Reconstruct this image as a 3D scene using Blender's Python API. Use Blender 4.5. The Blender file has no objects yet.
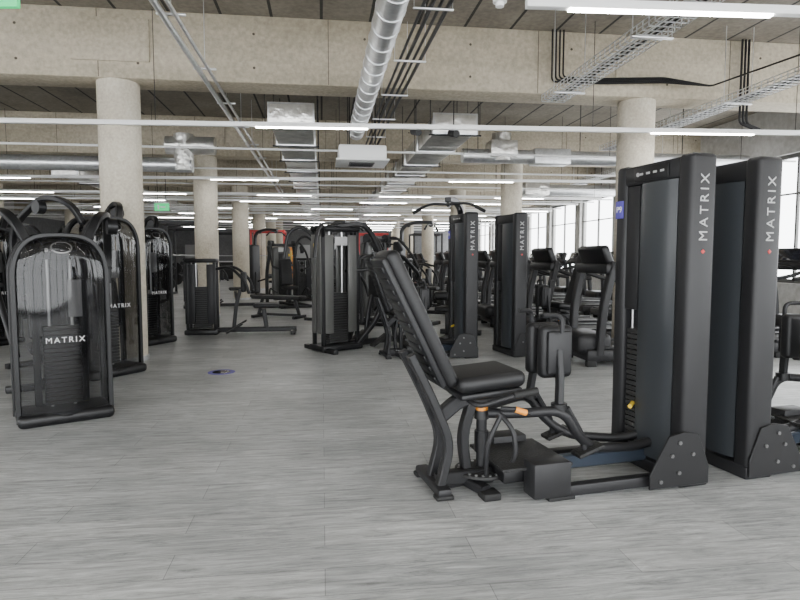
import bpy, bmesh, math, random
from mathutils import Vector, Matrix, Euler
random.seed(7)
S=bpy.context.scene
COL=S.collection
R=math.radians(7.5)
cR,sR=math.cos(R),math.sin(R)
def RF(x,y): return (x*cR-y*sR, x*sR+y*cR)

# ------------------------------------------------------------ materials
def mat(name,col,rough=.5,metal=0,noise=0,nscale=8,bump=0,bscale=40,emit=0,alpha=1,coat=0,spec=.5):
    m=bpy.data.materials.new(name); m.use_nodes=True
    nt=m.node_tree; p=nt.nodes['Principled BSDF']
    c=(*col,1)
    p.inputs['Base Color'].default_value=c
    p.inputs['Roughness'].default_value=rough
    p.inputs['Metallic'].default_value=metal
    p.inputs['Alpha'].default_value=alpha
    p.inputs['Coat Weight'].default_value=coat
    p.inputs['Specular IOR Level'].default_value=spec
    if emit:
        p.inputs['Emission Color'].default_value=c
        p.inputs['Emission Strength'].default_value=emit
    tc=nt.nodes.new('ShaderNodeTexCoord')
    if noise:
        n=nt.nodes.new('ShaderNodeTexNoise'); n.inputs['Scale'].default_value=nscale; n.inputs['Detail'].default_value=6
        n.inputs['Roughness'].default_value=.65
        r=nt.nodes.new('ShaderNodeValToRGB')
        r.color_ramp.elements[0].position=.3; r.color_ramp.elements[1].position=.7
        r.color_ramp.elements[0].color=(*[v*(1-noise) for v in col],1)
        r.color_ramp.elements[1].color=(*[min(1,v*(1+noise)) for v in col],1)
        nt.links.new(tc.outputs['Object'],n.inputs['Vector']); nt.links.new(n.outputs['Fac'],r.inputs['Fac'])
        nt.links.new(r.outputs['Color'],p.inputs['Base Color'])
    if bump:
        n2=nt.nodes.new('ShaderNodeTexNoise'); n2.inputs['Scale'].default_value=bscale; n2.inputs['Detail'].default_value=3
        b=nt.nodes.new('ShaderNodeBump'); b.inputs['Strength'].default_value=bump; b.inputs['Distance'].default_value=.02
        nt.links.new(tc.outputs['Object'],n2.inputs['Vector']); nt.links.new(n2.outputs['Fac'],b.inputs['Height'])
        nt.links.new(b.outputs['Normal'],p.inputs['Normal'])
    return m
M={}
M['char']=mat('charcoal_powdercoat',(.014,.014,.0155),.48,.0,spec=.42)
M['black']=mat('black_frame_paint',(.006,.006,.007),.42,spec=.45)
M['pad']=mat('black_vinyl_upholstery',(.008,.008,.009),.48,bump=.1,bscale=300,spec=.45)
M['shroud']=mat('slate_shroud',(.034,.038,.043),.33,0,spec=.6)
M['silver']=mat('grey_shroud',(.105,.105,.10),.4,.2)
M['gloss']=mat('smoky_acrylic_shroud',(.003,.003,.004),.05,0,alpha=.66)
M['steel']=mat('brushed_steel',(.6,.6,.6),.28,1)
M['blue']=mat('blue_grey_tube',(.05,.065,.09),.3,.3)
M['white']=mat('white_print',(.75,.75,.75),.5)
M['grey']=mat('grey_print',(.42,.42,.42),.5)
M['dgrey']=mat('dark_steel_bolt',(.16,.16,.16),.4,.6)
M['whitep']=mat('white_paint',(.88,.88,.87),.5)
M['orange']=mat('orange_plastic',(.9,.33,.04),.4)
M['red']=mat('red_paint',(.5,.03,.03),.4)
M['yellow']=mat('yellow_plastic',(.8,.55,.05),.4)
M['purple']=mat('purple_label',(.10,.08,.40),.5)
M['plate']=mat('footplate_steel',(.022,.022,.022),.5,.3,bump=.5,bscale=90)
M['stack']=mat('weight_stack_steel',(.04,.04,.04),.45,.4)
M['screen']=mat('console_screen',(.01,.012,.02),.1)
M['rubber']=mat('black_rubber',(.01,.01,.01),.7)
M['foil']=mat('foil_duct',(.74,.73,.70),.30,.85,noise=.25,nscale=5,bump=.9,bscale=9)
M['galv']=mat('galvanised_steel',(.68,.69,.70),.33,.8,noise=.15,nscale=14)
M['led']=mat('led_diffuser',(1,.98,.94),.5,emit=40)
M['green']=mat('exit_sign_green',(.02,.5,.16),.5,emit=1.2)

def concrete(name,a,b,scale=1.2,bump=.25,lines=0,st=(1,1,1)):
    m=bpy.data.materials.new(name); m.use_nodes=True
    nt=m.node_tree; N=nt.nodes; L=nt.links; p=N['Principled BSDF']; p.inputs['Roughness'].default_value=.85
    tc=N.new('ShaderNodeTexCoord')
    mp=N.new('ShaderNodeMapping'); mp.inputs['Scale'].default_value=st; L.new(tc.outputs['Object'],mp.inputs['Vector'])
    n=N.new('ShaderNodeTexNoise'); n.inputs['Scale'].default_value=scale; n.inputs['Detail'].default_value=10; n.inputs['Roughness'].default_value=.62
    r=N.new('ShaderNodeValToRGB'); r.color_ramp.elements[0].position=.28; r.color_ramp.elements[1].position=.72
    r.color_ramp.elements[0].color=(*a,1); r.color_ramp.elements[1].color=(*b,1)
    n2=N.new('ShaderNodeTexNoise'); n2.inputs['Scale'].default_value=scale*22; n2.inputs['Detail'].default_value=6
    mx=N.new('ShaderNodeMixRGB'); mx.blend_type='OVERLAY'; mx.inputs['Fac'].default_value=.4
    L.new(mp.outputs[0],n.inputs['Vector']); L.new(tc.outputs['Object'],n2.inputs['Vector'])
    L.new(n.outputs['Fac'],r.inputs['Fac']); L.new(r.outputs['Color'],mx.inputs['Color1']); L.new(n2.outputs['Fac'],mx.inputs['Color2'])
    out=mx.outputs['Color']
    if lines:
        sx=N.new('ShaderNodeSeparateXYZ'); L.new(tc.outputs['Object'],sx.inputs[0])
        d=N.new('ShaderNodeMath'); d.operation='MULTIPLY'; d.inputs[1].default_value=lines; L.new(sx.outputs['X'],d.inputs[0])
        f=N.new('ShaderNodeMath'); f.operation='FRACT'; L.new(d.outputs[0],f.inputs[0])
        g=N.new('ShaderNodeMath'); g.operation='LESS_THAN'; g.inputs[1].default_value=.06; L.new(f.outputs[0],g.inputs[0])
        m2=N.new('ShaderNodeMixRGB'); m2.inputs['Color2'].default_value=(.03,.028,.025,1)
        L.new(g.outputs[0],m2.inputs['Fac']); L.new(out,m2.inputs['Color1']); out=m2.outputs['Color']
    L.new(out,p.inputs['Base Color'])
    b=N.new('ShaderNodeBump'); b.inputs['Strength'].default_value=bump; b.inputs['Distance'].default_value=.03
    L.new(n2.outputs['Fac'],b.inputs['Height']); L.new(b.outputs['Normal'],p.inputs['Normal'])
    return m
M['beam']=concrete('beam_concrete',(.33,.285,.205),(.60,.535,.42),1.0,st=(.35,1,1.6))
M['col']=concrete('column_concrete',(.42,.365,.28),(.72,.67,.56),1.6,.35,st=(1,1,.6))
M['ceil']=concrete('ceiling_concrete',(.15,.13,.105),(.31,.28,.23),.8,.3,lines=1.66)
M['wall']=concrete('wall_plaster',(.45,.44,.42),(.6,.59,.57),.5,.05)
M['dwall']=concrete('dark_far_wall_plaster',(.12,.12,.125),(.2,.2,.2),.5,.05)
M['hole']=mat('formwork_tie_hole',(.10,.085,.065),.9)

def floor_mat():
    m=bpy.data.materials.new('grey_wood_plank_vinyl'); m.use_nodes=True
    nt=m.node_tree; N=nt.nodes; L=nt.links; p=N['Principled BSDF']
    tc=N.new('ShaderNodeTexCoord')
    br=N.new('ShaderNodeTexBrick'); br.inputs['Scale'].default_value=1
    br.inputs['Brick Width'].default_value=1.3; br.inputs['Row Height'].default_value=.2; br.inputs['Mortar Size'].default_value=.0018
    br.inputs['Color1'].default_value=(.385,.395,.392,1); br.inputs['Color2'].default_value=(.485,.492,.485,1); br.inputs['Mortar'].default_value=(.21,.21,.21,1)
    br.inputs['Bias'].default_value=0
    L.new(tc.outputs['Object'],br.inputs['Vector'])
    mp=N.new('ShaderNodeMapping'); mp.inputs['Scale'].default_value=(1.6,16,1); L.new(tc.outputs['Object'],mp.inputs['Vector'])
    n=N.new('ShaderNodeTexNoise'); n.inputs['Scale'].default_value=2.1; n.inputs['Detail'].default_value=12; n.inputs['Roughness'].default_value=.8; n.inputs['Distortion'].default_value=.9
    L.new(mp.outputs[0],n.inputs['Vector'])
    r=N.new('ShaderNodeValToRGB'); r.color_ramp.elements[0].position=.34; r.color_ramp.elements[1].position=.66
    r.color_ramp.elements[0].color=(.10,.10,.10,1); r.color_ramp.elements[1].color=(.80,.80,.80,1)
    L.new(n.outputs['Fac'],r.inputs['Fac'])
    mx=N.new('ShaderNodeMixRGB'); mx.blend_type='OVERLAY'; mx.inputs['Fac'].default_value=.75
    L.new(br.outputs['Color'],mx.inputs['Color1']); L.new(r.outputs['Color'],mx.inputs['Color2'])
    n3=N.new('ShaderNodeTexNoise'); n3.inputs['Scale'].default_value=1.1; n3.inputs['Detail'].default_value=5; L.new(tc.outputs['Object'],n3.inputs['Vector'])
    mx2=N.new('ShaderNodeMixRGB'); mx2.blend_type='OVERLAY'; mx2.inputs['Fac'].default_value=.5
    L.new(mx.outputs['Color'],mx2.inputs['Color1']); L.new(n3.outputs['Fac'],mx2.inputs['Color2'])
    L.new(mx2.outputs['Color'],p.inputs['Base Color'])
    p.inputs['Roughness'].default_value=.38
    b=N.new('ShaderNodeBump'); b.inputs['Strength'].default_value=.2; b.inputs['Distance'].default_value=.01
    L.new(n.outputs['Fac'],b.inputs['Height']); L.new(b.outputs['Normal'],p.inputs['Normal'])
    return m
M['floor']=floor_mat()

# ------------------------------------------------------------ builder
def fillet(pts,d):
    P=[Vector(p) for p in pts]
    if len(P)<3 or d<=0: return P
    out=[P[0]]
    for i in range(1,len(P)-1):
        a,b,c=P[i-1],P[i],P[i+1]
        l1=(a-b).length; l2=(c-b).length
        k=min(d,.48*l1,.48*l2)
        s=b+(a-b).normalized()*k; e=b+(c-b).normalized()*k
        for j in range(6):
            t=j/5; out.append(s*(1-t)**2+b*2*t*(1-t)+e*t*t)
    out.append(P[-1]); return out
class B:
    def __init__(s): s.bm=bmesh.new(); s.mats=[]; s.flip=False; s.off=Matrix.Identity(4)
    def mi(s,m):
        m=M[m]
        if m not in s.mats: s.mats.append(m)
        return s.mats.index(m)
    def merge(s,t,Mx,m,noflip=False):
        i=s.mi(m)
        for f in t.faces: f.material_index=i
        Mx=s.off@Mx
        if s.flip and not noflip: Mx=Matrix.Diagonal((-1,1,1,1))@Mx
        t.transform(Mx)
        if s.flip and not noflip: bmesh.ops.reverse_faces(t,faces=t.faces[:])
        me=bpy.data.meshes.new('t'); t.to_mesh(me); t.free(); s.bm.from_mesh(me); bpy.data.meshes.remove(me)
    def box(s,c,size,m,rot=(0,0,0),bev=.008,seg=2):
        t=bmesh.new(); bmesh.ops.create_cube(t,size=1)
        for v in t.verts: v.co=Vector((v.co.x*size[0],v.co.y*size[1],v.co.z*size[2]))
        bv=min(bev,.45*min(size))
        if bv>0: bmesh.ops.bevel(t,geom=t.edges[:],offset=bv,segments=seg,profile=.5,affect='EDGES')
        s.merge(t,Matrix.Translation(c)@Euler([math.radians(a) for a in rot]).to_matrix().to_4x4(),m)
    def cyl(s,p1,p2,r,m,r2=None,n=18):
        p1=Vector(p1);p2=Vector(p2); d=p2-p1
        t=bmesh.new(); bmesh.ops.create_cone(t,cap_ends=True,segments=n,radius1=r,radius2=r if r2 is None else r2,depth=d.length)
        s.merge(t,Matrix.Translation((p1+p2)/2)@d.to_track_quat('Z','Y').to_matrix().to_4x4(),m)
    def sweep(s,pts,m,w,h=None,up=(0,1,0),fil=.06,n=10):
        P=fillet(pts,fil); t=bmesh.new(); rings=[]
        up=Vector(up)
        for i,p in enumerate(P):
            tg=(P[min(i+1,len(P)-1)]-P[max(i-1,0)]).normalized()
            side=tg.cross(up)
            if side.length<.05: side=tg.cross(Vector((.3,.2,1)))
            side.normalize(); u2=side.cross(tg).normalized()
            if h is None: off=[(w*math.cos(2*math.pi*k/n),w*math.sin(2*math.pi*k/n)) for k in range(n)]
            else:
                a,b=w/2,h/2; c=min(a,b)*.3
                off=[(a-c,-b),(a,-b+c),(a,b-c),(a-c,b),(-a+c,b),(-a,b-c),(-a,-b+c),(-a+c,-b)]
            rings.append([t.verts.new(p+side*x+u2*y) for x,y in off])
        k=len(rings[0])
        for a,b in zip(rings,rings[1:]):
            for j in range(k): t.faces.new((a[j],a[(j+1)%k],b[(j+1)%k],b[j]))
        t.faces.new(rings[0]); t.faces.new(rings[-1])
        bmesh.ops.recalc_face_normals(t,faces=t.faces[:])
        s.merge(t,Matrix.Identity(4),m)
    def prof(s,pts,y0,y1,m,bev=.004):
        t=bmesh.new()
        a=[t.verts.new((p[0],y0,p[1])) for p in pts]; b=[t.verts.new((p[0],y1,p[1])) for p in pts]
        n=len(a)
        t.faces.new(a); t.faces.new(b[::-1])
        for i in range(n): t.faces.new((a[i],b[i],b[(i+1)%n],a[(i+1)%n]))
        bmesh.ops.recalc_face_normals(t,faces=t.faces[:])
        if bev: bmesh.ops.bevel(t,geom=t.edges[:],offset=bev,segments=1,affect='EDGES')
        s.merge(t,Matrix.Identity(4),m)
    def panel(s,w,h,y0,bulge,m,z0=.05):
        t=bmesh.new(); rows=[]
        r=w/2
        nz=26; nc=14
        for i in range(nz+1):
            if i<=8: z=z0+(h-r-z0)*i/8; hw=w/2
            else:
                a=(i-8)/(nz-8)*math.pi/2; z=h-r+r*math.sin(a); hw=w/2*max(.02,math.cos(a)**.6)
            row=[]
            for j in range(nc+1):
                c=-1+2*j/nc
                row.append(t.verts.new((hw*c,y0-bulge*(1-c*c)*(hw/(w/2))**.5,z)))
            rows.append(row)
        for a,b in zip(rows,rows[1:]):
            for j in range(nc): t.faces.new((a[j],a[j+1],b[j+1],b[j]))
        s.merge(t,Matrix.Identity(4),m)
    def text(s,txt,size,pos,m,rotm,sp=1.3):
        cu=bpy.data.curves.new('t','FONT'); cu.body=txt; cu.size=size; cu.extrude=.0012; cu.align_x='CENTER'; cu.align_y='CENTER'; cu.space_character=sp
        o=bpy.data.objects.new('t',cu); COL.objects.link(o); bpy.context.view_layer.update()
        me=bpy.data.meshes.new_from_object(o.evaluated_get(bpy.context.evaluated_depsgraph_get()))
        t=bmesh.new(); t.from_mesh(me); bpy.data.objects.remove(o); bpy.data.curves.remove(cu); bpy.data.meshes.remove(me)
        pos=Vector(pos)
        if s.flip: pos.x=-pos.x
        s.merge(t,Matrix.Translation(pos)@rotm,m,noflip=True)
    def mesh(s,name):
        me=bpy.data.meshes.new(name); s.bm.to_mesh(me); s.bm.free()
        for m in s.mats: me.materials.append(m)
        me.polygons.foreach_set('use_smooth',[True]*len(me.polygons))
        me.set_sharp_from_angle(angle=math.radians(40)); me.update()
        return me
def put(name,me,x=0,y=0,z=0,rz=0,sc=1):
    o=bpy.data.objects.new(name,me); COL.objects.link(o)
    o.location=(x,y,z); o.rotation_euler=(0,0,math.radians(rz)); o.scale=(sc,sc,sc)
    return o
RX90=Matrix.Rotation(math.pi/2,4,'X')
VERT=Matrix.Rotation(-math.pi/2,4,'Y')@RX90          # faces -Y reading upward
FACEX=Matrix.Rotation(-math.pi/2,4,'Z')@RX90          # faces -X
def room(name,me,x=0,y=0,z=0,extra=0):
    X,Y=RF(x,y); return put(name,me,X,Y,z,7.5+extra)

# ------------------------------------------------------------ shell
XL,XR,YB,YF,H=-14,8.9,-5,40,4.22
CX=(-2.46,4.31,-9.4)
b=B(); b.box(((XL+XR)/2,(YB+YF)/2,-.1),(XR-XL+1,YF-YB,.2),'floor',bev=0); room('floor',b.mesh('floor'))
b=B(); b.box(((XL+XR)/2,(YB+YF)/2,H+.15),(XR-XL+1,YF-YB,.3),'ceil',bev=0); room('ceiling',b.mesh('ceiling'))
rows=[7.8-5.4,7.8,13.2,18.6,24,29.4,34.8]
b=B()
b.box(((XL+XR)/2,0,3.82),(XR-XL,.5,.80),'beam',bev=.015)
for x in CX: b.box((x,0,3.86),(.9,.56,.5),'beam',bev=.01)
x=XL+.6
while x<XR:
    b.box((x,-.2505,3.82),(.008,.004,.78),'hole',bev=0)
    for dx in (.45,1.8):
        for z in (3.6,4.0): b.cyl((x+dx,-.253,z),(x+dx,-.24,z),.016,'hole',n=10)
    x+=2.7
bm_=b.mesh('ceiling_beam')
for y in rows: room('ceiling_beam',bm_,0,y)
b=B()
b.cyl((0,0,0),(0,0,3.43),.245,'col',n=40); b.cyl((0,0,0),(0,0,.06),.26,'galv',n=40)
cm=b.mesh('concrete_column')
for y in rows[1:]:
    for x in CX: room('concrete_column',cm,x,y)
b=B()
b.box((XR,(YB+YF)/2,.4),(.25,YF-YB,.8),'wall',bev=0)
b.box((XR,(YB+YF)/2,3.75),(.25,YF-YB,1.0),'wall',bev=0)
ys=[YB+.3+2.7*i for i in range(17)]
for y in ys: b.box((XR,y,2.0),(.25,.4,2.5),'wall',bev=0)
room('wall_right',b.mesh('wall_right'))
b=B()
for z in (.84,3.21): b.box((0,0,z),(.08,2.3,.08),'silver')
b.box((0,0,2.5),(.05,2.3,.035),'silver')
for y in (-1.12,0,1.12): b.box((0,y,2.02),(.06,.045,2.4),'silver')
wm=b.mesh('window')
for i,y in enumerate(ys[:-1]): room('window_%d'%(i+1),wm,XR,y+1.35)
b=B(); b.box((XL,(YB+YF)/2,.4),(.25,YF-YB,.8),'wall',bev=0); b.box((XL,(YB+YF)/2,3.75),(.25,YF-YB,1.0),'wall',bev=0)
for y in ys[:6]: b.box((XL,y,2.0),(.25,.4,2.5),'wall',bev=0)
b.box((XL,(ys[5]+YF)/2,2.0),(.25,YF-ys[5],2.5),'dwall',bev=0)
room('wall_left',b.mesh('wall_left'))
for i,y in enumerate(ys[:5]): room('window_%d'%(i+21),wm,XL,y+1.35)
b=B(); b.box(((XL+XR)/2,YF,2.1),(XR-XL,.25,4.2),'dwall',bev=0)
for i in range(5): b.box((XL+6+i*3.2,YF-.15,1.6),(1.6,.06,1.0),'grey')
room('wall_far',b.mesh('wall_far'))
b=B()
for i in range(12): b.box((XL+i*(XR-XL)/11,YB,2.1),(.1,.12,4.2),'char')
b.box(((XL+XR)/2,YB,4.1),(XR-XL,.12,.2),'char'); b.box(((XL+XR)/2,YB,.06),(XR-XL,.12,.12),'char')
room('added_open_back_frame',b.mesh('added_open_back_frame'))  # unseen unglazed frame, added; back left open so sky light fills from behind camera

# ------------------------------------------------------------ ceiling services
def trunk(x0,x1,D,lit,ang=4.0,z=2.9,ph=None):
    b=B(); L=x1-x0; cx=(x0+x1)/2
    b.box((cx,0,0),(L,.06,.055),'whitep',bev=.004)
    n=int(L/1.55)
    for i in range(n):
        if lit and (i%lit)==(lit//2 if ph is None else ph):
            xx=x0+(i+.5)*L/n
            b.box((xx,0,-.033),(1.35,.045,.012),'led',bev=0)
    k=max(2,int(L/2.4))
    for i in range(k+1): 
        xx=x0+.2+(L-.4)*i/k
        b.cyl((xx,0,.02),(xx,0,H-z),.004,'char',n=6)
    put('linear_ceiling_light',b.mesh('linear_ceiling_light'),0,D,z,ang)
trunk(.8,4.6,3.8,1)
trunk(-8.5,8.0,7.4,3)
trunk(-10.5,7.4,12.4,3)
for D in (15.6,17.4,19.9,22.4,24.9,27.4,30,32.4,35): trunk(-11.5,5.6-.06*(D-15),D,2,7.5,ph=int(D*2)%2)
trunk(-6.5,6.4,1.2,2); trunk(-6.5,6.4,-1.5,2)
b=B()
for y,z in ((9.9,3.04),(12.0,3.02),(14.8,3.06),(16.8,3.0),(18,3.04),(20.6,3.04),(21.8,3.0),(23,3.05),(25.6,3.02),(27.6,3.04)):
    b.cyl((-13.5,y,z),(8.6,y,z),.018,'whitep',n=8)
    for x in (-12,-9,-6,-3.2,0.3,2.45,5.0,7.5): b.cyl((x,y,z),(x,y,H),.004,'char',n=6)
room('white_conduit_pipes',b.mesh('white_conduit_pipes'))
b=B(); b.cyl((.56,.5,3.28),(.56,9.6,3.28),.12,'galv',n=28)
y=.6
while y<9.6: b.cyl((.56,y,3.28),(.56,y+.02,3.28),.126,'galv',n=28); y+=.35
for y in (3,5.5,9.2): b.box((.56,y,3.79),(.02,.02,.85),'galv')
room('spiral_air_duct',b.mesh('spiral_air_duct'))
def rduct(x,y0,y1,w,h,z,name):
    b=B(); b.box((x,(y0+y1)/2,z),(w,y1-y0,h),'foil',bev=.01)
    y=y0
    while y<y1:
        b.box((x,y+.02,z),(w+.05,.03,h+.05),'galv',bev=.003); 
        b.box((x,y+.02,z-h/2-.03),(w+.16,.04,.02),'char',bev=.003)
        for s in (-1,1): b.cyl((x+s*(w/2+.06),y+.02,z-h/2-.03),(x+s*(w/2+.06),y+.02,H),.006,'char',n=6)
        y+=1.5
    room(name,b.mesh(name))
rduct(-.40,8.3,30,.58,.26,3.24,'foil_air_duct')
rduct(1.95,8.6,30,.62,.26,3.24,'foil_air_duct')
rduct(-5.6,14,30,.5,.26,3.24,'foil_air_duct')
b=B(); b.cyl((-13.5,11.2,2.95),(-2.3,11.2,2.95),.13,'galv',n=24); b.cyl((-2.45,11.2,2.85),(-2.45,11.2,3.5),.17,'foil',n=24)
b.cyl((-2.75,11.2,3.3),(-1.9,11.2,3.3),.16,'foil',n=24)
x=-13.3
while x<-2.5: b.cyl((x,11.2,2.95),(x+.03,11.2,2.95),.138,'galv',n=24); x+=.9
for x in (-12,-9,-6,-3.5): b.cyl((x,11.2,3.0),(x,11.2,H),.008,'char',n=6)
room('round_air_duct',b.mesh('round_air_duct'))
b=B(); b.cyl((2.6,10.9,3.18),(4.0,10.9,3.18),.13,'galv',n=24); b.cyl((4.6,10.9,3.18),(8.4,10.9,3.18),.13,'galv',n=24)
b.cyl((3.35,10.9,3.1),(3.35,10.9,3.6),.18,'foil',n=24); b.box((3.35,10.9,3.3),(.5,.42,.3),'foil'); b.box((4.3,10.9,3.18),(.7,.35,.28),'galv')
for x in (2.9,4.9,7): b.cyl((x,10.9,3.2),(x,10.9,H),.008,'char',n=6)
room('round_air_duct',b.mesh('round_air_duct'))
b=B(); b.cyl((5.3,16.3,3.2),(8.4,16.3,3.2),.16,'galv',n=24); b.box((6,16.3,3.22),(.7,.5,.36),'foil')
for x in (5.5,8): b.cyl((x,16.3,3.2),(x,16.3,H),.008,'char',n=6)
room('round_air_duct',b.mesh('round_air_duct'))
b=B()
for x,r in ((-1.33,.03),(-1.22,.018)):
    b.cyl((x,.5,3.36),(x,22,3.36),r,'galv',n=12)
y=1
while y<22: 
    b.box((-1.28,y,3.40),(.25,.04,.02),'galv'); b.cyl((-1.28,y,3.40),(-1.28,y,H),.005,'galv',n=6); y+=1.5
room('conduit_pipe',b.mesh('conduit_pipe'))
b=B()
for i in range(4): b.sweep([(.82+.07*i,.5,3.36),(.84+.07*i,4,3.34),(.81+.07*i,8,3.36),(.82+.07*i,11,3.36)],'black',.014+.005*(i%2),n=8)
y=1
while y<11:
    b.box((.92,y,3.32),(.34,.03,.02),'galv'); 
    for s in (-.16,.16): b.cyl((.92+s,y,3.32),(.92+s,y,H),.004,'galv',n=6)
    y+=1.3
room('cable_run',b.mesh('cable_run'))
def tray(x,y0,y1,z,w=.3):
    b=B()
    for i in range(6): b.cyl((x-w/2+i*w/5,y0,z),(x-w/2+i*w/5,y1,z),.005,'galv',n=6)
    for s in (-1,1):
        for k in (.04,.08): b.cyl((x+s*w/2,y0,z+k),(x+s*w/2,y1,z+k),.006,'galv',n=6)
    y=y0
    while y<y1:
        b.box((x,y,z),(w,.009,.009),'galv',bev=0)
        for s in (-1,1): b.box((x+s*w/2,y,z+.04),(.009,.009,.08),'galv',bev=0)
        y+=.1
    y=y0+.5
    while y<y1:
        b.box((x,y,z-.02),(w+.1,.04,.02),'galv')
        for s in (-1,1): b.cyl((x+s*(w/2+.04),y,z),(x+s*(w/2+.04),y,H),.005,'galv',n=6)
        y+=1.8
    for i in range(3): b.cyl((x-.06+.05*i,y0,z+.02),(x-.06+.05*i,y1,z+.02),.012,'black' if i else 'whitep',n=8)
    room('cable_tray',b.mesh('cable_tray'))
tray(2.95,1.0,7.4,3.28)
tray(5.3,3,10.6,3.28)
tray(7.0,11.4,15.8,3.3)
b=B()
for i in range(4): b.sweep([(2.95+.05*i,7.45,4.2),(2.95+.05*i,7.45,3.55+.02*i),(3.6,7.45,3.55+.02*i),(4.4,7.3,3.55+.02*i),(5.0,7.2,3.5),(5.2,5.0,3.45),(5.2,2.75,3.45)],'black',.012,n=6)
for i in range(3): b.sweep([(5.6+.05*i,7.45,4.2),(5.6+.05*i,7.45,3.1),(5.9+.05*i,7.45,3.0)],'black',.016,n=6)
room('black_cable_loom',b.mesh('black_cable_loom'))
b=B(); b.box((0,0,0),(.74,.74,.22),'whitep',bev=.03); b.box((0,0,-.12),(.82,.82,.03),'whitep',bev=.01); b.box((0,0,-.14),(.4,.4,.01),'silver')
for i in range(7): b.box((0,-.15+.05*i,-.148),(.36,.012,.008),'char',bev=0)
for sx in (-.2,.2):
    for sy in (-.3,.3): b.cyl((sx,sy,.1),(sx,sy,1.28),.008,'char',n=6)
put('air_conditioning_cassette',b.mesh('air_conditioning_cassette'),-.62,9.6,2.92,7.5)
def exitsign(x,y,z,w=.35):
    b=B(); b.box((0,0,0),(w,.04,w*.5),'green'); b.box((w*.1,-.022,0),(w*.35,.006,w*.1),'white',bev=0); b.box((-w*.22,-.022,0),(w*.12,.006,w*.34),'white',bev=0)
    b.box((0,0,w*.28),(w+.02,.05,.02),'whitep'); 
    for s in (-.1,.1): b.cyl((s,0,w*.28),(s,0,H-z),.005,'char',n=6)
    put('exit_sign',b.mesh('exit_sign'),x,y,z,0)
exitsign(-2.73,4.05,3.05,.4); exitsign(-5.6,14,2.47,.34)
b=B(); b.cyl((0,0,0),(0,0,.05),.05,'whitep'); b.cyl((0,0,.05),(0,0,H-3.13),.01,'whitep',n=8); b.cyl((0,0,-.03),(0,0,0),.03,'whitep')
put('smoke_detector',b.mesh('smoke_detector'),.72,4.4,3.13)
b=B(); b.cyl((0,-.1,0),(0,.1,.05),.05,'black'); b.cyl((0,0,.05),(0,0,H-3.0),.008,'black',n=8)
sm=b.mesh('spot_lamp')
for X,Y in ((.22,8.3),(.75,8.4)): put('spot_lamp',sm,X,Y,3.0,20)

# ------------------------------------------------------------ machines
def tower(b):
    t=.175; W=.66; h=1.87
    b.box((t/2,W/2,.04),(t+.02,W,.08),'char',bev=.015)
    for y0,y1 in ((0,.115),(.555,W)):
        b.box((t/2,(y0+y1)/2,h/2+.01),(t,y1-y0,h-.02),'char',bev=.03,seg=3)
    b.box((t/2,W/2,h-.07),(t-.01,W-.06,.12),'char',bev=.02)
    for xs,sg in ((.012,-1),(t-.012,1)):
        pts=[]
        n=10
        for i in range(n+1):
            a=i/n; pts.append((xs+sg*.026*math.sin(a*math.pi)**.6,.115+.31*a))
        for i in range(n,-1,-1):
            a=i/n; pts.append((xs-sg*.01,.115+.31*a))
        tb=bmesh.new()
        lo=[tb.verts.new((p[0],p[1],.1)) for p in pts]; hi=[tb.verts.new((p[0],p[1],h-.13)) for p in pts]
        tb.faces.new(lo); tb.faces.new(hi[::-1])
        for i in range(len(lo)): tb.faces.new((lo[i],lo[(i+1)%len(lo)],hi[(i+1)%len(lo)],hi[i]))
        bmesh.ops.recalc_face_normals(tb,faces=tb.faces[:]); b.merge(tb,Matrix.Identity(4),'shroud')
    b.box((t/2,.5,h/2+.42),(.15,.12,h-1.1),'char',bev=.01)
    b.box((t/2,.25,h/2),(.1,.24,h-.3),'black',bev=.005)
    for i in range(22): b.box((t/2,.46,.14+i*.033),(.12,.17,.028),'stack',bev=.003,seg=1)
    for y in (.45,.53): b.cyl((t/2-.03,y,.1),(t/2-.03,y,h-.15),.009,'steel',n=10)
    b.box((.0,.33,h-.07),(.006,.3,.085),'black',bev=.002)
    for i in range(4): b.box((-.004,.23+.06*i,h-.07),(.004,.03,.012),'grey',bev=0)
    b.cyl((-.003,.44,h-.07),(-.008,.44,h-.07),.012,'grey')
    b.box((-.003,.61,1.60),(.006,.075,.11),'purple',bev=.002)
    b.text('P9',.055,(-.008,.61,1.6),'white',FACEX,1)
    b.box((-.003,.61,1.15),(.004,.03,.25),'black',bev=0)
    b.text('MATRIX',.078,(t/2,-.002,1.57),'grey',VERT,1.45)
    b.box((t/2,-.001,1.33),(.02,.004,.02),'red',bev=.002,rot=(0,45,0))

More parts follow.
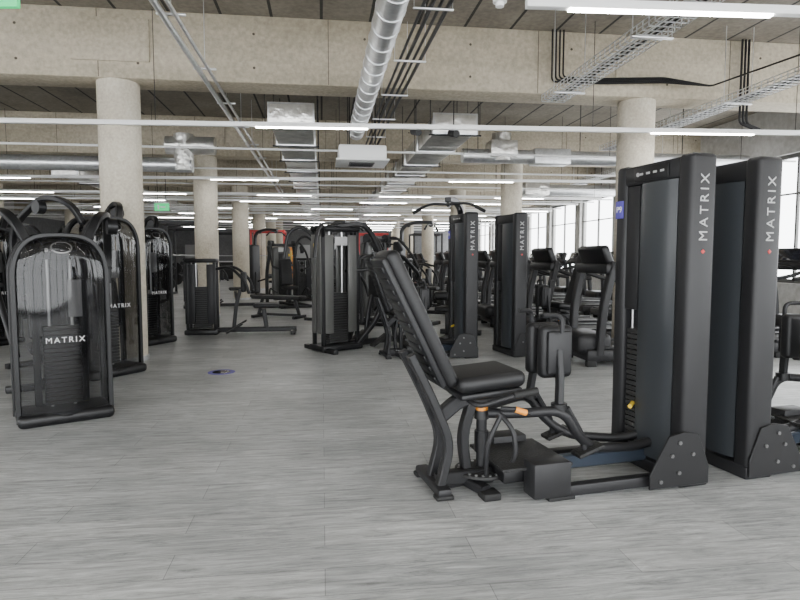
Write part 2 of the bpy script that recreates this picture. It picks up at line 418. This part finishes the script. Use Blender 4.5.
def adductor(flip,L=1.0):
    b=B(); b.flip=flip
    tower(b)
    b.prof([(-.22,.02),(-.22,.1),(-.1,.31),(0,.33),(.1,.31),(.175,.12),(.175,.02)],-.012,0,'black',bev=.003)
    for x,z in ((-.15,.06),(-.08,.2),(-.03,.27),(-.03,.1),(.06,.2)): b.cyl((x,-.02,z),(x,-.01,z),.011,'dgrey',n=10)
    b.off=Matrix.Diagonal((L,1,1,1))
    b.sweep([(0,.33,.1),(-.66,.33,.1)],'blue',.08,.06,fil=0)
    b.sweep([(-.6,.33,.08),(-1.3,.33,.08)],'black',.08,.06,fil=0)
    b.box((-.35,.06,.05),(.72,.06,.06),'char'); b.box((-.35,.6,.05),(.72,.06,.06),'char')
    for y in (.08,.58):
        b.box((-.8,y,.125),(.22,.13,.19),'char',bev=.012); b.box((-.73,y,.012),(.16,.09,.024),'rubber')
    b.box((-.84,.33,.17),(.42,.46,.02),'plate',bev=.006); b.box((-.84,.33,.12),(.36,.36,.08),'black')
    px,py=-1.06,.36
    b.cyl((px,py,.1),(px,py,.52),.03,'char',n=20); b.cyl((px,py,.085),(px,py,.1),.15,'stack',n=32)
    for i in range(20):
        a=i*math.pi/10; b.cyl((px+.125*math.cos(a),py+.125*math.sin(a),.1),(px+.125*math.cos(a),py+.125*math.sin(a),.104),.01,'steel',n=8)
    b.cyl((px,py,.44),(px,py,.46),.036,'orange',n=20); b.cyl((px,py,.2),(px,py,.32),.04,'black',n=20); b.cyl((px,py,.39),(px,py,.44),.042,'stack',n=20)
    b.box((-1.33,.42,.035),(.08,.42,.05),'char',bev=.015); 
    for y in (.24,.6): b.box((-1.33,y,.012),(.1,.07,.024),'rubber')
    b.sweep([(-1.33,.36,.05),(-1.15,.36,.06),(-1.0,.36,.06)],'char',.08,.07,fil=.02)
    b.sweep([(-1.17,.38,.05),(-1.10,.2,.035)],'char',.07,.05,up=(0,0,1)); b.box((-1.09,.18,.02),(.1,.1,.04),'rubber')
    for yy in (.30,.45):
        b.sweep([(-1.33,yy,.05),(-1.27,yy,.28),(-1.37,yy,.52),(-1.5,yy,.78)],'char',.045,.06,fil=.1)
    b.sweep([(-1.31,.36,.42),(-1.18,.36,.52),(-.92,.36,.53)],'char',.08,.06,fil=.08)
    b.sweep([(-1.15,.36,.08),(-1.18,.36,.3),(-1.12,.36,.5)],'char',.05,.07,fil=.08)
    b.box((-1.06,.36,.545),(.34,.22,.05),'black',bev=.015)
    b.box((-1.07,.36,.565),(.36,.34,.03),'char',bev=.012,rot=(0,-4,0))
    b.box((-1.07,.36,.63),(.39,.38,.09),'pad',bev=.04,seg=4,rot=(0,-4,0))
    a=-26
    d=Vector((math.sin(math.radians(a)),0,math.cos(math.radians(a)))); n=Vector((d.z,0,-d.x))
    c=Vector((-1.28,.36,.62))+d*.39
    b.box(c,(.075,.30,.80),'pad',bev=.032,seg=4,rot=(0,a,0))
    b.box(c-n*.05,(.035,.27,.76),'char',bev=.015,rot=(0,a,0))
    for k in range(-5,6): b.box(c-n*.07+d*k*.065,(.012,.2,.03),'black',bev=.003,rot=(0,a,0))
    for s in (-1,1):
        y=.36+s*.23
        b.sweep([(-1.2,.36+s*.1,.54),(-1.18,y,.52),(-1.0,y,.56),(-.86,y,.58)],'char',.015,fil=.05,n=10); b.cyl((-.98,y,.565),(-.84,y,.583),.021,'rubber')
        ya=.36+s*.17
        b.sweep([(-1.04,.36+s*.05,.43),(-.88,.36+s*.14,.44),(-.66,ya+s*.03,.46),(-.56,ya+s*.02,.3),(-.42,.36+s*.13,.2),(-.1,.35+s*.08,.17),(.02,.33+s*.07,.2)],'char',.028,fil=.12,n=12,up=(0,0,1))
        b.cyl((-.67,ya,.44),(-.67,ya,.49),.045,'black',n=16)
        b.sweep([(-.67,ya,.46),(-.655,.36+s*.15,.62),(-.65,.36+s*.12,.78)],'char',.035,.05,fil=.05)
        b.box((-.645,.36+s*.07,.765),(.2,.08,.3),'pad',bev=.032,seg=4)
        b.box((-.645,.36+s*.12,.765),(.15,.03,.24),'char',bev=.012)
        b.sweep([(-.62,ya,.46),(-.52,ya,.3),(-.5,ya,.2)],'char',.018,fil=.06,n=8)
        b.box((-.48,ya,.21),(.17,.1,.025),'plate',rot=(0,-18,0))
        b.sweep([(-.66,ya,.88),(-.66,ya,.98),(-.76,ya-s*.03,.98)],'char',.014,fil=.05,n=8)
    b.sweep([(-1.0,.24,.47),(-.92,.2,.47),(-.84,.19,.44)],'char',.014,fil=.03,n=8); b.sweep([(-.93,.2,.47),(-.87,.19,.45)],'orange',.017,fil=0,n=10)
    b.sweep([(-1.0,.26,.44),(-.94,.2,.36),(-.93,.18,.2),(-1.0,.24,.11)],'char',.014,fil=.08,n=8)
    b.sweep([(-1.04,.16,.45),(-1.12,.16,.3),(-1.1,.2,.12)],'char',.014,fil=.08,n=8)
    b.off=Matrix.Identity(4)
    b.cyl((-.03,.42,.37),(.02,.46,.38),.014,'yellow',n=10)
    nm='hip_adductor_machine' if L==1 else 'leg_extension_machine'
    return b.mesh(nm)
ADD=adductor(False); ADF=adductor(True); LEF=adductor(False,.72); LEX=adductor(True,.66)
put('hip_adductor_machine',ADD,1.58,3.23,0,16)
put('hip_adductor_machine',ADF,2.19,3.40,0,16)
put('leg_extension_machine',LEF,.84,7.5,0,16)
put('leg_extension_machine',LEX,1.65,7.62,0,16)

def dome(b,w,h,d=.3):
    r=w/2
    arch=[(-w/2,0,.03),(-w/2,0,h-r)]+[(-r*math.cos(a),0,h-r+r*math.sin(a)) for a in [math.pi*i/18 for i in range(1,18)]]+[(w/2,0,h-r),(w/2,0,.03)]
    arch=[(math.copysign(abs(p[0]/r)**.6*r,p[0]),0,p[2]) for p in arch]
    b.sweep([(p[0],0,p[2]) for p in arch],'black',.035,.05,up=(0,1,0),fil=0)
    b.sweep([(p[0],d,p[2]) for p in arch],'black',.05,.06,up=(0,1,0),fil=0)
    b.panel(w-.03,h-.01,-.01,.09,'gloss')
    n=len(arch)
    tb=bmesh.new(); A=[tb.verts.new((p[0]*.99,0,p[2])) for p in arch]; C=[tb.verts.new((p[0]*.99,d,p[2])) for p in arch]
    for i in range(n-1): tb.faces.new((A[i],A[i+1],C[i+1],C[i]))
    b.merge(tb,Matrix.Identity(4),'gloss')
    b.box((0,d/2-.03,.05),(w+.03,d+.14,.1),'black',bev=.04,seg=3)
    for i in range(18): b.box((0,d/2,.14+i*.035),(.26,.12,.03),'stack',bev=.003,seg=1)
    for x in (-.08,.08): b.cyl((x,d/2,.1),(x,d/2,h-.1),.012,'steel',n=10)
    for x in (-.17,.17): b.box((x,d/2+.08,h*.5),(.05,.05,h-.2),'char')
    b.box((0,d/2,h-.16),(.4,.08,.06),'char'); b.cyl((0,d/2-.03,h-.22),(0,d/2+.03,h-.22),.06,'char',n=20)
    b.box((0,d/2+.02,h-.5),(.012,.012,.6),'black')
    b.box((.1,d/2-.05,h-.5),(.1,.01,.3),'grey')
    b.text('MATRIX',.062,(0,-.104,h*.45),'white',RX90)
    b.off=Matrix.Translation((0,-.07,h-.1))@Matrix.Rotation(math.radians(-28),4,'X')@Matrix.Diagonal((1.5,1,1,1)); b.cyl((0,.0,0),(0,-.006,0),.05,'grey',n=24); b.cyl((0,-.004,0),(0,-.01,0),.042,'black',n=24); b.off=Matrix.Identity(4)

def dome_machine(w,h):
    b=B(); dome(b,w,h)
    y0=.3
    b.sweep([(0,y0,.07),(0,y0+1.15,.07)],'black',.1,.08,fil=0,up=(0,0,1))
    b.box((0,y0+1.15,.03),(.7,.09,.06),'black'); 
    b.sweep([(0,y0+.62,.07),(0,y0+.62,.42)],'black',.08,.08,fil=0)
    b.box((0,y0+.68,.47),(.36,.42,.08),'pad',bev=.035,seg=4)
    b.sweep([(0,y0+1.0,.07),(0,y0+1.05,.5),(0,y0+.98,.95)],'black',.08,.07,fil=.1,up=(1,0,0))
    b.box((0,y0+.92,.86),(.32,.08,.66),'pad',bev=.035,seg=4,rot=(-8,0,0))
    b.box((0,y0+.975,.86),(.28,.03,.6),'char',bev=.01,rot=(-8,0,0))
    for s in (-1,1):
        b.sweep([(s*.16,.15,h-.15),(s*.3,.22,h+.16),(s*.42,.5,h+.22),(s*.5,.95,h-.1),(s*.48,.95,1.05)],'black',.05,.07,fil=.22,up=(1,0,0))
        b.sweep([(s*.3,y0,.5),(s*.42,.6,h*.75),(s*.46,.95,h-.15)],'black',.025,fil=.2,n=10)
        b.cyl((s*.48,.95,1.08),(s*.36,.8,1.06),.018,'rubber'); b.cyl((s*.48,.95,1.2),(s*.48,.75,1.2),.018,'rubber')
        b.cyl((s*.42,.5,h+.1),(s*.5,.5,h+.1),.07,'black',n=20)
    return b.mesh('shoulder_press_machine')
DA=dome_machine(.64,1.47); DBm=dome_machine(.66,1.72)
put('shoulder_press_machine',DA,-2.64,4.60,0,36)
put('shoulder_press_machine',DBm,-3.12,6.4,0,62)
put('shoulder_press_machine',DBm,-3.65,8.75,0,65)
put('shoulder_press_machine',DBm,-5.3,6.0,0,60)
put('shoulder_press_machine',DBm,-5.9,8.6,0,60)
put('shoulder_press_machine',DBm,-6.7,11.6,0,60)
def rowm(sh='char',k=1.0,name='seated_row_machine'):
    b=B(); h=1.24*k; w=.22*(1.25 if k>1 else 1)
    for x in (-w,w):
        for y in (-.12,.12): b.box((x,y,h/2),(.05,.05,h),'black')
    b.box((0,0,h),(2*w+.08,.34,.07),'black',bev=.03); b.box((0,0,.05),(2*w+.1,.4,.08),'black',bev=.02)
    for i in range(20): b.box((0,0,.12+i*.035),(.3,.14,.03),'stack',bev=.003,seg=1)
    for x in (-.1,.1): b.cyl((x,0,.1),(x,0,h-.02),.011,'steel',n=8)
    for x in (-w*.68,w*.68):
        for y in (-.135,.135): b.box((x,y,h*.55),(w*.5,.02,h*.8),sh,bev=.008)
    for y in (-.07,.07): b.box((-w-.03,y,h*.55),(.02,.11,h*.8),sh,bev=.008)
    if k>1:
        b.box((-w-.045,0,h*.86),(.01,.10,.07),'yellow'); b.box((.0,-.15,h*.9),(.2,.01,.12),'grey')
        for s in (-1,1):
            b.sweep([(w,s*.12,.06),(w+.3,s*.3,.5),(w+.32,s*.32,1.3),(w+.1,s*.2,h+.1),(-.05,s*.1,h+.03)],'black',.06,.07,fil=.25)
            b.sweep([(w+.3,s*.32,1.25),(w+.55,s*.42,1.35),(w+.9,s*.4,1.05),(w+.95,s*.3,.95)],'black',.03,fil=.15)
            b.cyl((w+.28,s*.34,1.25),(w+.28,s*.44,1.25),.09,'char',n=20)
            b.sweep([(-w,s*.14,h-.1),(-w-.1,s*.3,h+.05),(-w-.25,s*.4,h-.05),(-w-.3,s*.42,h-.4)],'black',.025,fil=.12)
        b.box((-.25,0,.03),(.08,.8,.06),'black')
    b.sweep([(.2,0,.07),(1.55,0,.07)],'black',.09,.08,up=(0,0,1),fil=0); b.box((1.5,0,.035),(.08,.6,.06),'black')
    b.sweep([(1.05,0,.08),(1.0,0,.42)],'black',.07,.07); b.box((1.05,0,.48),(.42,.34,.08),'pad',bev=.035,seg=4)
    b.sweep([(.5,0,.07),(.55,0,.5),(.62,0,.75)],'black',.06,.06,fil=.1); b.box((.68,0,.88),(.08,.28,.34),'pad',bev=.03,seg=3)
    for s in (-1,1):
        b.sweep([(.24,s*.1,1.1),(.5,s*.3,1.15),(.75,s*.36,.9),(.8,s*.34,.7)],'black',.025,fil=.15,n=10); b.cyl((.8,s*.34,.72),(.8,s*.18,.72),.02,'rubber')
        b.box((.55,s*.28,.12),(.3,.12,.03),'plate',rot=(0,-30,0))
    return b.mesh(name)
RW=rowm(); RWs=rowm('silver',1.36,'chest_row_machine')
put('seated_row_machine',RW,-3.32,9.9,0,8)
put('chest_row_machine',RWs,-.90,8.25,0,38)
put('chest_row_machine',RWs,-1.5,12.2,0,70)
def press():
    b=B()
    for x in (-.42,.42):
        b.box((x,.1,.035),(.07,1.5,.06),'black')
        b.sweep([(x,.6,.05),(x,.62,.9),(x*.75,.55,1.62)],'black',.06,.08,fil=.2,up=(1,0,0))
    b.box((0,.82,.04),(1.0,.08,.07),'black'); b.box((0,-.6,.04),(.9,.08,.07),'black'); b.sweep([(0,-.6,.06),(0,.8,.06)],'black',.09,.07,fil=0,up=(0,0,1))
    b.box((0,.55,1.62),(.75,.1,.08),'black')
    b.box((0,.68,.85),(.5,.2,1.45),'silver',bev=.07,seg=4); b.box((0,.57,.85),(.2,.02,1.1),'black'); 
    b.box((0,.79,.85),(.3,.02,1.2),'char',bev=.01)
    for i in range(18): b.box((0,.565,.2+i*.035),(.16,.03,.03),'stack',bev=.002,seg=1)
    b.box((0,.56,1.5),(.22,.02,.12),'white'); b.box((.19,.56,1.35),(.05,.02,.07),'yellow')
    b.sweep([(0,.0,.06),(0,.0,.45)],'black',.08,.08,fil=0); b.box((0,-.02,.5),(.36,.42,.09),'pad',bev=.035,seg=4)
    b.box((0,.27,.9),(.32,.09,.7),'pad',bev=.035,seg=4,rot=(-12,0,0)); b.sweep([(0,.2,.1),(0,.3,.6),(0,.4,1.1)],'black',.07,.06,fil=.1,up=(1,0,0))
    for s in (-1,1):
        b.sweep([(s*.3,.55,1.66),(s*.4,.3,1.7),(s*.5,.05,1.4),(s*.5,-.15,1.05),(s*.38,-.2,1.0)],'black',.028,fil=.15,n=10)
        b.cyl((s*.5,-.15,1.08),(s*.36,-.21,1.0),.02,'rubber'); b.cyl((s*.26,.5,1.66),(s*.4,.5,1.66),.08,'char',n=20)
        b.box((s*.45,.28,1.5),(.09,.1,.2),'char',bev=.02,rot=(-30,0,0))
        b.sweep([(s*.45,.3,.3),(s*.5,.1,.5),(s*.45,-.3,.4)],'black',.022,fil=.1)
    return b.mesh('chest_press_machine')
PR=press()
put('chest_press_machine',PR,.0,11.3,0,60)
put('chest_press_machine',PR,-2.9,15.5,0,30)
put('chest_press_machine',PR,-.1,17.4,0,60)
def lat():
    b=B()
    b.box((0,.5,.04),(.7,.09,.08),'black'); b.sweep([(0,.5,.06),(0,-.7,.06)],'black',.09,.08,fil=0,up=(0,0,1)); b.box((0,-.7,.035),(.6,.08,.07),'black')
    b.box((0,.55,.9),(.45,.22,1.6),'char',bev=.06,seg=3)
    for i in range(18): b.box((0,.43,.2+i*.035),(.2,.03,.03),'stack',bev=.002,seg=1)
    b.sweep([(0,.5,1.6),(0,.48,2.08),(0,.1,2.2),(0,-.35,2.17)],'black',.08,.1,fil=.18,up=(1,0,0))
    for y in (.3,-.3): b.cyl((-.02,y,2.12),(.02,y,2.12),.06,'stack',n=20)
    for s in (-1,1):
        b.sweep([(0,-.32,2.1),(s*.3,-.32,2.12),(s*.55,-.32,2.0)],'black',.02,fil=.12); b.cyl((s*.42,-.32,2.06),(s*.57,-.32,1.98),.025,'rubber')
        b.cyl((s*.05,-.1,.68),(s*.25,-.1,.68),.07,'pad',n=20)
    b.cyl((0,-.3,2.1),(0,-.32,2.05),.008,'steel'); b.cyl((0,.25,2.1),(0,.25,.7),.005,'black',n=6)
    b.box((0,-.3,.5),(.34,.4,.08),'pad',bev=.03,seg=3); b.box((0,-.3,.28),(.08,.08,.4),'black'); b.sweep([(0,.4,.5),(0,-.1,.64)],'black',.05,.05,up=(1,0,0))
    return b.mesh('lat_pulldown_machine')
LT=lat()
put('lat_pulldown_machine',LT,.85,9.4,0,-20)
put('lat_pulldown_machine',LT,-1.6,15.3,0,30); put('lat_pulldown_machine',LT,-4.3,19.3,0,70); put('lat_pulldown_machine',LT,.5,15.2,0,70)
def tread():
    b=B()
    b.box((0,-.1,.14),(.78,1.75,.14),'char',bev=.03); b.box((0,-.2,.215),(.5,1.5,.012),'rubber'); 
    for s in (-1,1):
        b.box((s*.33,-.15,.225),(.1,1.55,.03),'char',bev=.008); b.box((s*.33,-.85,.04),(.07,.12,.08),'rubber'); b.box((s*.33,.7,.04),(.07,.12,.08),'rubber')
        b.sweep([(s*.36,.62,.15),(s*.4,.6,.7),(s*.4,.5,1.15),(s*.36,.48,1.22)],'char',.08,.11,fil=.2,up=(1,0,0))
        b.sweep([(s*.4,.5,1.12),(s*.4,.2,1.02),(s*.4,-.05,.98)],'black',.028,fil=.08)
    b.box((0,.65,.27),(.7,.42,.24),'char',bev=.07,seg=4)
    b.box((0,.5,1.16),(.86,.18,.12),'char',bev=.03); b.box((0,.52,1.31),(.70,.10,.26),'black',bev=.035,seg=3,rot=(-22,0,0)); b.box((0,.463,1.33),(.5,.01,.17),'screen',bev=.003,rot=(-22,0,0))
    b.sweep([(-.2,.44,1.14),(-.2,.3,1.16),(.2,.3,1.16),(.2,.44,1.14)],'black',.018,fil=.06)
    return b.mesh('treadmill')
TM=tread()
y=7.2
while y<31:
    room('treadmill',TM,6.7,y,0,-90); y+=1.12
for y in (6.9,8.6,9.75,10.9,12.05,14.2,15.4,16.6,20,21.2,22.4,25.4,26.6): room('treadmill',TM,3.85,y,0,90)
def rack(m):
    b=B()
    for x in (-.6,.6):
        for y in (-.6,.6): b.box((x,y,1.15),(.07,.07,2.3),m)
        b.box((x,0,.04),(.07,1.3,.07),m); b.box((x,0,2.26),(.07,1.2,.07),m); b.box((x,-.1,.9),(.05,1.2,.05),'char')
    for y in (-.6,.6): b.box((0,y,2.26),(1.2,.07,.07),m)
    b.cyl((-1.05,-.68,1.35),(1.05,-.68,1.35),.014,'steel')
    for s in (-1,1):
        for k in (0,1): b.cyl((s*(.78+.06*k),-.68,1.35),(s*(.82+.06*k),-.68,1.35),.22-.03*k,'yellow' if k and m=='red' else 'rubber',n=28)
        b.box((s*.6,-.65,1.31),(.06,.1,.08),'char')
        for z in (.5,.9): 
            b.cyl((s*.6,.65,z),(s*.6,.85,z),.02,'steel'); b.cyl((s*.6,.68,z),(s*.6,.74,z),.2,'rubber',n=24)
    return b.mesh('power_rack')
RK=rack('char'); RKr=rack('red')
for X,Y,a,m in ((-6.2,17,10,RK),(-8.1,17,10,RK),(-7.1,24.5,8,RK),(-5.0,22.6,8,RKr),(-1.2,25.4,8,RKr),(-9.9,21,10,RK),(-7.3,20.5,8,RK),(1.1,25.6,8,RK),(-3.4,31.5,8,RKr),(-.6,32,8,RK)): put('power_rack',m,X,Y,0,a)
b=B(); b.box((0,0,.44),(.3,1.2,.08),'pad',bev=.03,seg=3); b.sweep([(0,-.5,.06),(0,-.4,.4)],'black',.06,.06,up=(1,0,0)); b.sweep([(0,.5,.06),(0,.4,.4)],'black',.06,.06,up=(1,0,0)); b.box((0,-.5,.035),(.5,.07,.06),'black'); b.box((0,.5,.035),(.5,.07,.06),'black'); b.sweep([(0,-.5,.07),(0,.5,.07)],'black',.06,.05,up=(0,0,1))
BN=b.mesh('weight_bench')
for X,Y,a in ((-2.6,12.6,70),(-2.6,19.5,80),(-1.4,19.2,10),(.5,19.6,10),(-3.2,22,0),(-1.2,21.8,0)): put('weight_bench',BN,X,Y,0,a)
b=B()
for x in (-1.1,1.1): b.box((x,0,.5),(.07,.5,1.0),'black')
for z in (.3,.62,.94):
    b.box((0,-.05,z),(2.3,.4,.03),'char',rot=(12,0,0))
    for i in range(9):
        x=-1+i*.25; b.cyl((x,-.15,z+.08),(x,.07,z+.1),.018,'steel',n=8)
        for yy in (-.17,.05): b.cyl((x,yy,z+.085),(x,yy+.08,z+.1),.075,'rubber',n=14)
DR=b.mesh('dumbbell_rack')
for X,Y,a in ((-7.9,13.6,50),(-4.4,26.5,7),(-1.7,28.6,7),(-9.6,26,20)): put('dumbbell_rack',DR,X,Y,0,a)
for X,Y,a in ((.0,13.4,-20),(-2.9,17.5,20),(-5.2,14.9,20)): put('seated_row_machine',RW,X,Y,0,a)
b=B(); b.box((0,0,.9),(1.9,.12,1.8),'orange',bev=.02); b.box((0,-.07,1.15),(1.5,.02,.5),'screen'); b.box((0,0,.03),(2.0,.5,.06),'char')
OP=b.mesh('orange_partition')
put('orange_partition',OP,-6.3,30,0,7.5)
b=B(); b.box((0,0,.5),(4.5,.7,1.0),'char',bev=.02); b.box((0,0,1.03),(4.7,.85,.06),'white')
put('reception_counter',b.mesh('reception_counter'),-9.9,35,0,7.5)
b=B(); b.cyl((0,0,0),(0,0,.003),.15,'purple',n=36); b.cyl((0,0,.003),(0,0,.004),.1,'screen',n=36); put('floor_sticker',b.mesh('floor_sticker'),-2.02,6.6,0)

# ------------------------------------------------------------ camera, world
cam=bpy.data.cameras.new('camera'); cam.lens=26.55; cam.sensor_width=36; cam.clip_end=200
co=bpy.data.objects.new('camera',cam); COL.objects.link(co); co.location=(0,0,1.3); co.rotation_euler=(math.radians(90-4.17),0,0); S.camera=co
w=bpy.data.worlds.new('World'); S.world=w; w.use_nodes=True
bg=w.node_tree.nodes['Background']; bg.inputs['Color'].default_value=(.955,.98,1,1); bg.inputs['Strength'].default_value=9
